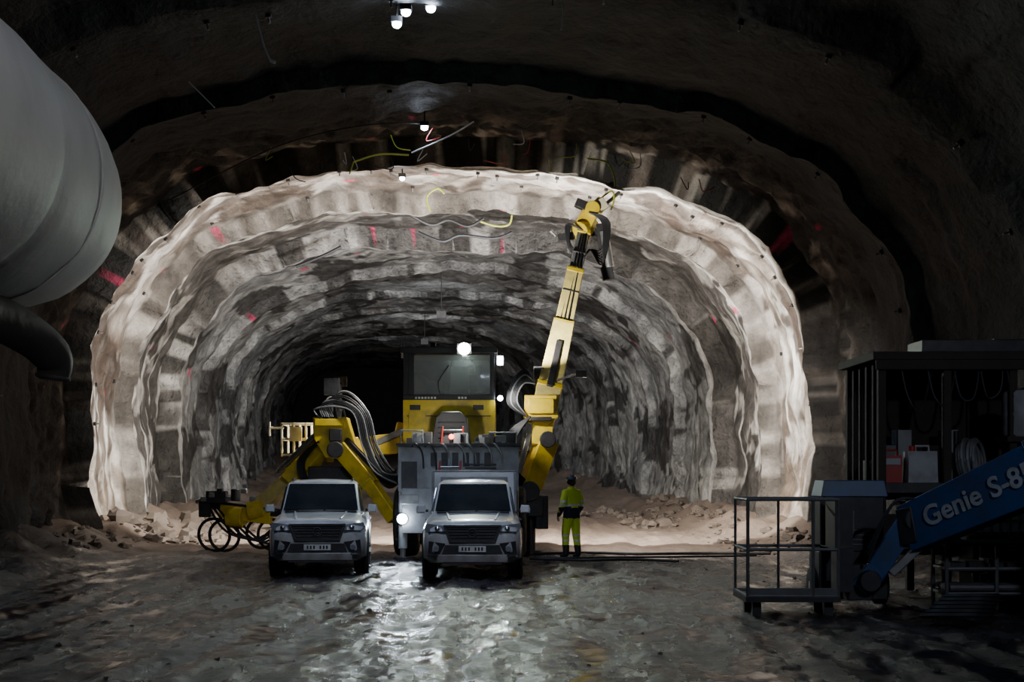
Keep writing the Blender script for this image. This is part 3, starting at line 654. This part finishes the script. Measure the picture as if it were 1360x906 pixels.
# cables on ceiling
m=MB()
def cab(pts,r,k): m.tube(pts,r,k,6,6)
cab([(-3.9,35.0,9.6),(-3.3,35.5,9.9),(-2.6,35.8,9.95)],.025,'cable')
cab([(-3.9,35.0,9.6),(-4.0,35,9.3)],.02,'cable')
cab([(-2.3,40,9.3),(-2.4,40,9.7),(-2.1,40,9.95),(-1.9,40,9.8)],.025,'cable')
cab([(1.9,36,9.9),(2.4,36,9.8),(2.6,36,9.4),(2.6,36,9.2)],.025,'cable')
cab([(-1.0,45,9.9),(-.5,45,9.75),(-.1,45,9.8),(.0,45,10.1)],.03,'cable')
cab([(-2.4,34,9.6),(-1.5,33.8,9.95),(-.9,33.6,10.25)],.018,'cable_w')
cab([(-3.6,20,8.4),(-3.5,20,8.0),(-3.4,20,7.75)],.014,'cable_w')
cab([(-3.4,20,7.75),(-3.33,20,7.72)],.025,'cable_w')
cab([(.75,22,9.3),(.8,22,9.1),(.76,22,8.8)],.01,'cable_w')
cab([(-5.0,22,8.0),(-4.8,22,7.8),(-4.6,22,7.6)],.01,'cable_w')
cab([(-7.9,33,8.3),(-5.5,33,9.5),(-3.5,33,10.0),(-2.1,34,10.3)],.015,'black')
cab([(-3.46,44.5,10.2),(-2.6,45,9.8),(-2.0,45,9.95),(-1.4,45,9.75),(-.9,45,10.0)],.05,'black')
cab([(-7.6,50,9.2),(-6.6,50,9.6),(-6.0,50,9.9)],.06,'black');cab([(-3.1,47,9.9),(-2.3,47,9.6),(-1.7,47,9.8),(-.6,47,9.7),(0,47,9.9)],.05,'black')
for i in range(20):
    x=-6+.55*i+random.uniform(-.3,.3);yv=random.uniform(33.8,37);zz=9.9-.022*(x+1.6)**2-.5*(abs(x+1.6)/7)**4
    cab([(x,yv,zz+.3),(x+random.uniform(-.2,.2),yv,zz),(x+random.uniform(-.5,.5),yv,zz+random.uniform(-.1,.2))],.012,random.choice(['black','cable_w','cable','red']))
m.build('hanging_cables')
m=MB()
m.tube([(.5,33.4,.05),(1.9,33.9,.04),(3,33.3,.05),(4.5,33.7,.04),(6,33,.08)],.035,'black')
m.tube([(.4,31.5,.05),(1.6,30.9,.05),(2.6,31.2,.05),(3.6,30.7,.04)],.03,'black')
m.tube([(.5,32.1,.04),(1.2,31.9,.04),(2.4,32.1,.04),(4,32.2,.05),(5.6,32.6,.05)],.022,'black')
m.build('ground_hoses')

# ---------------------------------------------------------------- worker
def worker(loc,rz):
    E=empty('construction_worker',loc,rz)
    J={'pel':((0,0,1.0),.165,.13),'wai':((0,0,1.14),.175,.135),'che':((0,-.01,1.38),.20,.15),'nb':((0,.0,1.54),.10,.09),'nk':((0,-.01,1.60),.06,.06),'hd':((0,-.02,1.70),.085,.10),'ht':((0,-.02,1.79),.08,.09)}
    for s,n_ in ((-1,'L'),(1,'R')):
        J['sh'+n_]=((s*.19,.0,1.475),.10,.09);J['el'+n_]=((s*.27,.03,1.19),.073,.073);J['wr'+n_]=((s*.25,-.13,.985),.055,.055);J['pa'+n_]=((s*.245,-.17,.93),.03,.045)
        J['hp'+n_]=((s*.10,0,.93),.125,.125);J['kn'+n_]=((s*.12,-.03-.04*s,.53),.095,.095);J['an'+n_]=((s*.13,.02-.05*s,.13),.07,.075);J['he'+n_]=((s*.13,.02-.05*s,.06),.055,.06);J['to'+n_]=((s*.15,-.17-.05*s,.05),.05,.045)
    ks=list(J);Ed=[('pel','wai'),('wai','che'),('che','nb'),('nb','nk'),('nk','hd'),('hd','ht')]
    for n_ in 'LR': Ed+=[('che','sh'+n_),('sh'+n_,'el'+n_),('el'+n_,'wr'+n_),('wr'+n_,'pa'+n_),('pel','hp'+n_),('hp'+n_,'kn'+n_),('kn'+n_,'an'+n_),('an'+n_,'he'+n_),('he'+n_,'to'+n_)]
    me=bpy.data.meshes.new('t');me.from_pydata([J[q][0] for q in ks],[(ks.index(a),ks.index(b_)) for a,b_ in Ed],[])
    ob=bpy.data.objects.new('t',me);sc.collection.objects.link(ob)
    sk=ob.modifiers.new('s','SKIN');sk.use_smooth_shade=True
    for i,q in enumerate(ks):
        v=me.skin_vertices[0].data[i];v.radius=(J[q][1],J[q][2]);v.use_root=(q=='pel')
    ss=ob.modifiers.new('ss','SUBSURF');ss.levels=3;ss.render_levels=3
    dg=bpy.context.evaluated_depsgraph_get();m2=bpy.data.meshes.new_from_object(ob.evaluated_get(dg));bpy.data.objects.remove(ob)
    m2.materials.clear()
    for q in ['hiviz','navy','reflect','skin','boot']: m2.materials.append(M[q])
    for p in m2.polygons:
        c=p.center;z=c.z;r=0
        arm=abs(c.x)>.20
        if z>1.575: r=3
        elif arm and z<1.0 and c.y<-.05: r=4
        elif arm and .78<z<1.1 and c.y<-.03: r=1 if z<1.03 else 0
        elif arm and 1.25<z<1.3: r=2
        elif 1.17<z<1.21: r=2
        elif z<.30: r=4
        elif .90<z<1.15: r=1
        elif .38<z<.42 or .50<z<.54: r=2
        p.material_index=r;p.use_smooth=True
    bo=bpy.data.objects.new('body',m2);sc.collection.objects.link(bo);bo.parent=E
    m=MB()
    m.rev([(0,.105),(.05,.085),(.055,.07)],(0,0,1.545),(0,0,1),'hiviz',16)
    m.ell((0,-.02,1.70),(.078,.098,.12),'skin',18,14);m.ell((0,.02,1.71),(.082,.085,.105),'hair',16,10)
    m.prism([(-.014,-.112,1.69),(.014,-.112,1.69),(.004,-.112,1.735),(-.004,-.112,1.735)],(0,-.018,-.004),'skin')
    for s in (-1,1):
        m.ell((s*.03,-.106,1.72),(.012,.01,.008),'plastic',8,6);m.ell((s*.03,-.114,1.72),(.005,.004,.005),'black',8,6)
        m.ell((s*.088,0,1.705),(.03,.042,.052),'black',12,8)
        m.tube([(s*.09,0,1.74),(s*.11,0,1.79),(s*.10,0,1.82)],.008,'black',6,3)
    m.box((0,-.113,1.655),(.045,.01,.008),'lips')
    m.ell((0,-.01,1.765),(.118,.145,.105),'helmet',20,10,0.0);m.rev([(0,.12),(0,.135),(.012,.135),(.012,.12)],(0,-.01,1.76),(0,0,1),'helmet',20)
    m.prism([(-.09,-.13,1.758),(.09,-.13,1.758),(.06,-.19,1.752),(-.06,-.19,1.752)],(0,0,.012),'helmet');m.box((0,-.01,1.868),(.03,.2,.015),'helmet')
    for s in (-1,1):
        x=s*.245;m.ell((x,-.175,.925),(.022,.04,.05),'skin',12,8)
        for i,l in enumerate((.068,.078,.073,.058)):
            y=-.205+.021*i
            m.tube([(x,y,.90),(x-s*.004,y-.004,.90-l*.55),(x-s*.022,y,.90-l)],.0095,'skin',8,4,radii=[.0098,.009,.0075])
        m.tube([(x-s*.01,-.21,.94),(x-s*.03,-.232,.912),(x-s*.036,-.232,.885)],.01,'skin',8,4,radii=[.012,.0105,.009])
    m.build('head_helmet_and_hands',E,0,True)
    E.scale=(1.03,1.03,1.03)
worker((1.37,32.7,fz(1.37,32.7)),math.radians(215))

# ---------------------------------------------------------------- boom lift
G=empty('boom_lift',(6,18.5,0))
m=MB()
bx0,bx1,by0,by1,bz0,bz1=3.25,4.5,19.6,20.7,.2,1.58
for zz in (bz0+.05,lerp(bz0,bz1,.5),bz1): m.tube([(bx0,by0,zz),(bx1,by0,zz),(bx1,by1,zz),(bx0,by1,zz),(bx0,by0,zz)],.022,'railgrey',8,1)
for q in (0,.5,1):
    x=lerp(bx0,bx1,q)
    m.cyl((x,by1,bz0),(x,by1,bz1),.02,'railgrey',n=8)
for q in (0,.72,1):
    x=lerp(bx0,bx1,q); m.cyl((x,by0,bz0),(x,by0,bz1),.024,'railgrey',n=8)
m.box(((bx0+bx1)/2,(by0+by1)/2,bz0),(bx1-bx0+.06,by1-by0+.05,.07),'dark');m.box(((bx0+bx1)/2,by0,bz0+.08),(bx1-bx0,.03,.16),'railgrey')
m.box((4.62,20.1,1.25),(.25,.6,.7),'dark');m.box((4.62,19.9,.6),(.2,.5,.6),'dark')
for x in (3.4,4.4):
    for yy_ in (19.8,20.5): m.box((x,yy_,.08),(.12,.12,.24),'dark')
m.build('work_basket',G,0)
m=MB()
p1=Vector((5.55,19.75,1.17));dv=Vector((1.16,-1.3,.72));p2=p1+dv*1.75
m.beam(p1,p1+dv*1.15,.42,.66,'blue',.46,.76);m.beam(p1+dv*1.1,p2,.5,.84,'blue',.52,.88)
m.beam(p1+Vector((-.05,.05,.02)),p1+dv*.1,.46,.5,'dark')
m.beam((4.85,19.9,.32),(5.1,19.85,.62),.3,.28,'blue');m.beam((5.02,19.85,.5),(5.55,19.75,1.35),.24,.3,'blue');m.beam((5.25,19.7,.55),(5.75,19.6,1.05),.12,.12,'steel')
m.cyl((5.55,19.5,1.3),(5.55,20.0,1.3),.16,'dark');m.cyl((4.95,19.6,.45),(4.95,20.1,.45),.15,'dark');m.box((4.85,19.95,.42),(.35,.3,.5),'dark')
for i in range(3): m.tube([(4.9,19.6,.9-.1*i),(5.2,19.5,1.5),(5.5,19.5,1.6),(5.8,19.4,1.5)],.02,'black',6,4)
m.build('boom',G,.015)
m=MB()
tb=p2+Vector((0,-.3,0))
m.box((tb.x,tb.y-.2,1.7),(.9,1.4,1.5),'blue');m.box((tb.x-.1,tb.y-.3,.85),(1.2,2.6,.5),'dark')
for sx in (-.65,.5):
    for sy in (-1.1,1.1): m.wheel((tb.x+sx,tb.y-.3+sy,.48),.48,.3,rim='blue')
m.build('chassis',G,.02)
n_=Vector((dv.y,-dv.x,0)).normalized();d_=dv.normalized();u_=n_.cross(d_)
for body,t,sz,ws in (('Genie',.20,.38,.235),('S-85',.76,.38,.245)):
    cu=bpy.data.curves.new('lettering','FONT');cu.body=body;cu.size=sz;cu.extrude=.004;cu.offset=.008
    o=bpy.data.objects.new('lettering',cu);sc.collection.objects.link(o);cu.materials.append(M['letter'])
    pos=p1+dv*t+n_*(ws+.012)-u_*.11
    mt=Matrix((d_,u_,n_)).transposed().to_4x4();mt.translation=pos
    o.parent=G;o.matrix_basis=Matrix.Translation(-G.location)@mt

# ---------------------------------------------------------------- storage shed and contents
m=MB()
sx0,sx1,sy0,sy1,zt=5.55,8.25,21.6,23.6,3.72
m.box(((sx0+sx1)/2,(sy0+sy1)/2,zt),(sx1-sx0+.2,sy1-sy0+.3,.12),'wood');m.box(((sx0+sx1)/2,sy0-.1,zt-.12),(sx1-sx0+.1,.06,.18),'wood')
for x in (sx0+.06,6.6,7.6,sx1-.06):
    for yv in (sy0,sy1): m.box((x,yv,zt/2),(.12,.12,zt),'wood')
m.box(((sx0+sx1)/2,sy1+.05,2.6),(sx1-sx0,.04,2.2),'wood')
for zz in (1.72,.75): m.box(((sx0+sx1)/2,(sy0+sy1)/2,zz),(sx1-sx0,sy1-sy0,.1),'wood')
m.box(((sx0+sx1)/2,sy0-.03,1.72),(sx1-sx0,.05,.16),'dark')
for i in range(5): m.box((sx0,sy0+.2+.42*i,2.4),(.05,.1,2.4),'wood')
for i in range(9): m.box((5.9+.26*i,22.4,1.05+.1*(i%2)),(.22,.5,.5+.2*(i%2)),'dark' if i%2 else 'wood')
for i in range(10): m.box((5.8+.25*i,23.0,1.95+.12*(i%3)),(.22,.4,.4+.25*(i%3)),random.choice(['dark','railgrey','wood','grey']))
for i in range(5): m.tube([(5.9+.4*i,21.6,3.6),(6.0+.4*i,21.55,3.1),(6.2+.4*i,21.55,2.9+.1*i),(6.4+.35*i,21.6,3.6)],.018,'black',6,4)
m.box((7.0,21.9,3.87),(1.6,.8,.18),'dark');m.cyl((7.3,21.6,3.90),(8.2,21.7,3.90),.09,'railgrey')
m.build('storage_rack',bevel=.01)
m=MB()
m.box((5.82,21.95,2.005),(.32,.3,.42),'red');m.box((5.82,21.79,2.12),(.26,.03,.10),'plastic');m.tube([(5.74,21.9,2.21),(5.74,21.9,2.3),(5.92,21.9,2.3),(5.92,21.9,2.21)],.018,'red',6,1);m.cyl((5.70,21.85,2.2),(5.70,21.85,2.26),.03,'black')
m.build('fuel_can',bevel=.02)
m=MB()
m.box((6.27,21.85,2.03),(.46,.35,.5),'plastic',taper=.94);m.cyl((6.13,21.8,2.28),(6.13,21.8,2.36),.05,'red');m.tube([(6.2,21.85,2.27),(6.2,21.85,2.36),(6.4,21.85,2.36),(6.4,21.85,2.27)],.02,'plastic',6,1)
m.build('jerrycan',bevel=.03)
m=MB()
for i in range(9): m.torus((6.95+.03*i,21.95-.03*(i%3),2.12+.02*(i%4)),.27+.02*(i%3),.03,(.9,-.6,.1),'grey',24,6)
m.cyl((6.9,22.1,1.77),(6.9,22.1,2.6),.04,'dark');m.build('hose_coil')
m=MB();m.rev([(0,.30),(.04,.33),(.3,.325),(.34,.335),(.38,.325),(.66,.33),(.70,.30),(.70,.1),(.76,.1)],(7.85,21.75,2.5),(0,0,1),'plastic',28)
m.box((7.85,21.75,2.46),(.75,.6,.08),'wood');m.box((7.85,21.95,2.1),(.7,.08,.72),'wood');m.build('plastic_barrel')
m=MB();m.box((7.2,21.15,1.38),(.95,.65,.6),'plastic')
for i in range(8): m.cyl((6.73+.135*i,20.8,1.0),(6.73+.135*i,20.8,1.85),.013,'steel',n=6)
for zz in (1.02,1.25,1.5,1.85): m.tube([(6.7,20.8,zz),(7.7,20.8,zz),(7.7,21.5,zz),(6.7,21.5,zz),(6.7,20.8,zz)],.014,'steel',6,1)
m.box((7.2,21.15,1.0),(1.05,.75,.08),'wood');m.box((7.2,21.15,.48),(.9,.65,.96),'dark');m.build('liquid_tote_tank',bevel=.01)
m=MB()
m.box((5.0,21.1,1.72),(.98,.7,.24),'blue',taper=.9);m.box((4.98,21.1,1.2),(.9,.65,.8),'dark');m.box((4.98,21.1,.45),(1.0,.7,.7),'dark')
m.box((4.85,20.75,1.2),(.3,.04,.4),'railgrey');m.cyl((5.25,20.75,.7),(5.25,20.85,.7),.14,'steel')
for i in range(4): m.box((4.98,20.77,.9+.07*i),(.6,.02,.03),'railgrey')
m.wheel((4.5,21.1,.28),.28,.18);m.wheel((5.45,21.1,.28),.28,.18);m.build('portable_generator',bevel=.03)
m=MB()
for x in (6.1,6.8,7.4):
    for yv in (19.95,20.6): m.cyl((x,yv,.0),(x,yv,.95),.03,'railgrey',n=8)
for zz in (.25,.6,.95):
    m.tube([(6.1,19.95,zz),(7.4,19.95,zz),(7.4,20.6,zz),(6.1,20.6,zz),(6.1,19.95,zz)],.028,'railgrey',8,1)
m.box((6.75,20.27,.25),(1.3,.6,.05),'dark')
for i in range(5): m.cyl((6.15,20.0+.12*i,.33),(7.3,20.02+.12*i,.33),.05,'railgrey',n=8)
for i in range(4): m.box((6.3+.27*i,20.3,.62),(.22,.4,.12+.05*(i%3)),random.choice(['dark','railgrey','wood']))
m.build('steel_pallet_rack')
m=MB()
for i in range(6): m.torus((5.75+.04*i,18.4,.10+.05*i),.42-.02*i,.04,(0,.1,1),'black',24,6)
m.build('hose_coil')

# ---------------------------------------------------------------- world & camera
w=bpy.data.worlds.new('world');sc.world=w;w.use_nodes=True
w.node_tree.nodes['Background'].inputs[0].default_value=(.35,.4,.55,1);w.node_tree.nodes['Background'].inputs[1].default_value=.008
cd=bpy.data.cameras.new('camera');co=bpy.data.objects.new('camera',cd);sc.collection.objects.link(co)
co.location=(0,0,1.95);co.rotation_euler=(math.radians(90),0,0);cd.lens=50;cd.sensor_width=36;cd.shift_y=175/1360;cd.clip_end=300
sc.camera=co
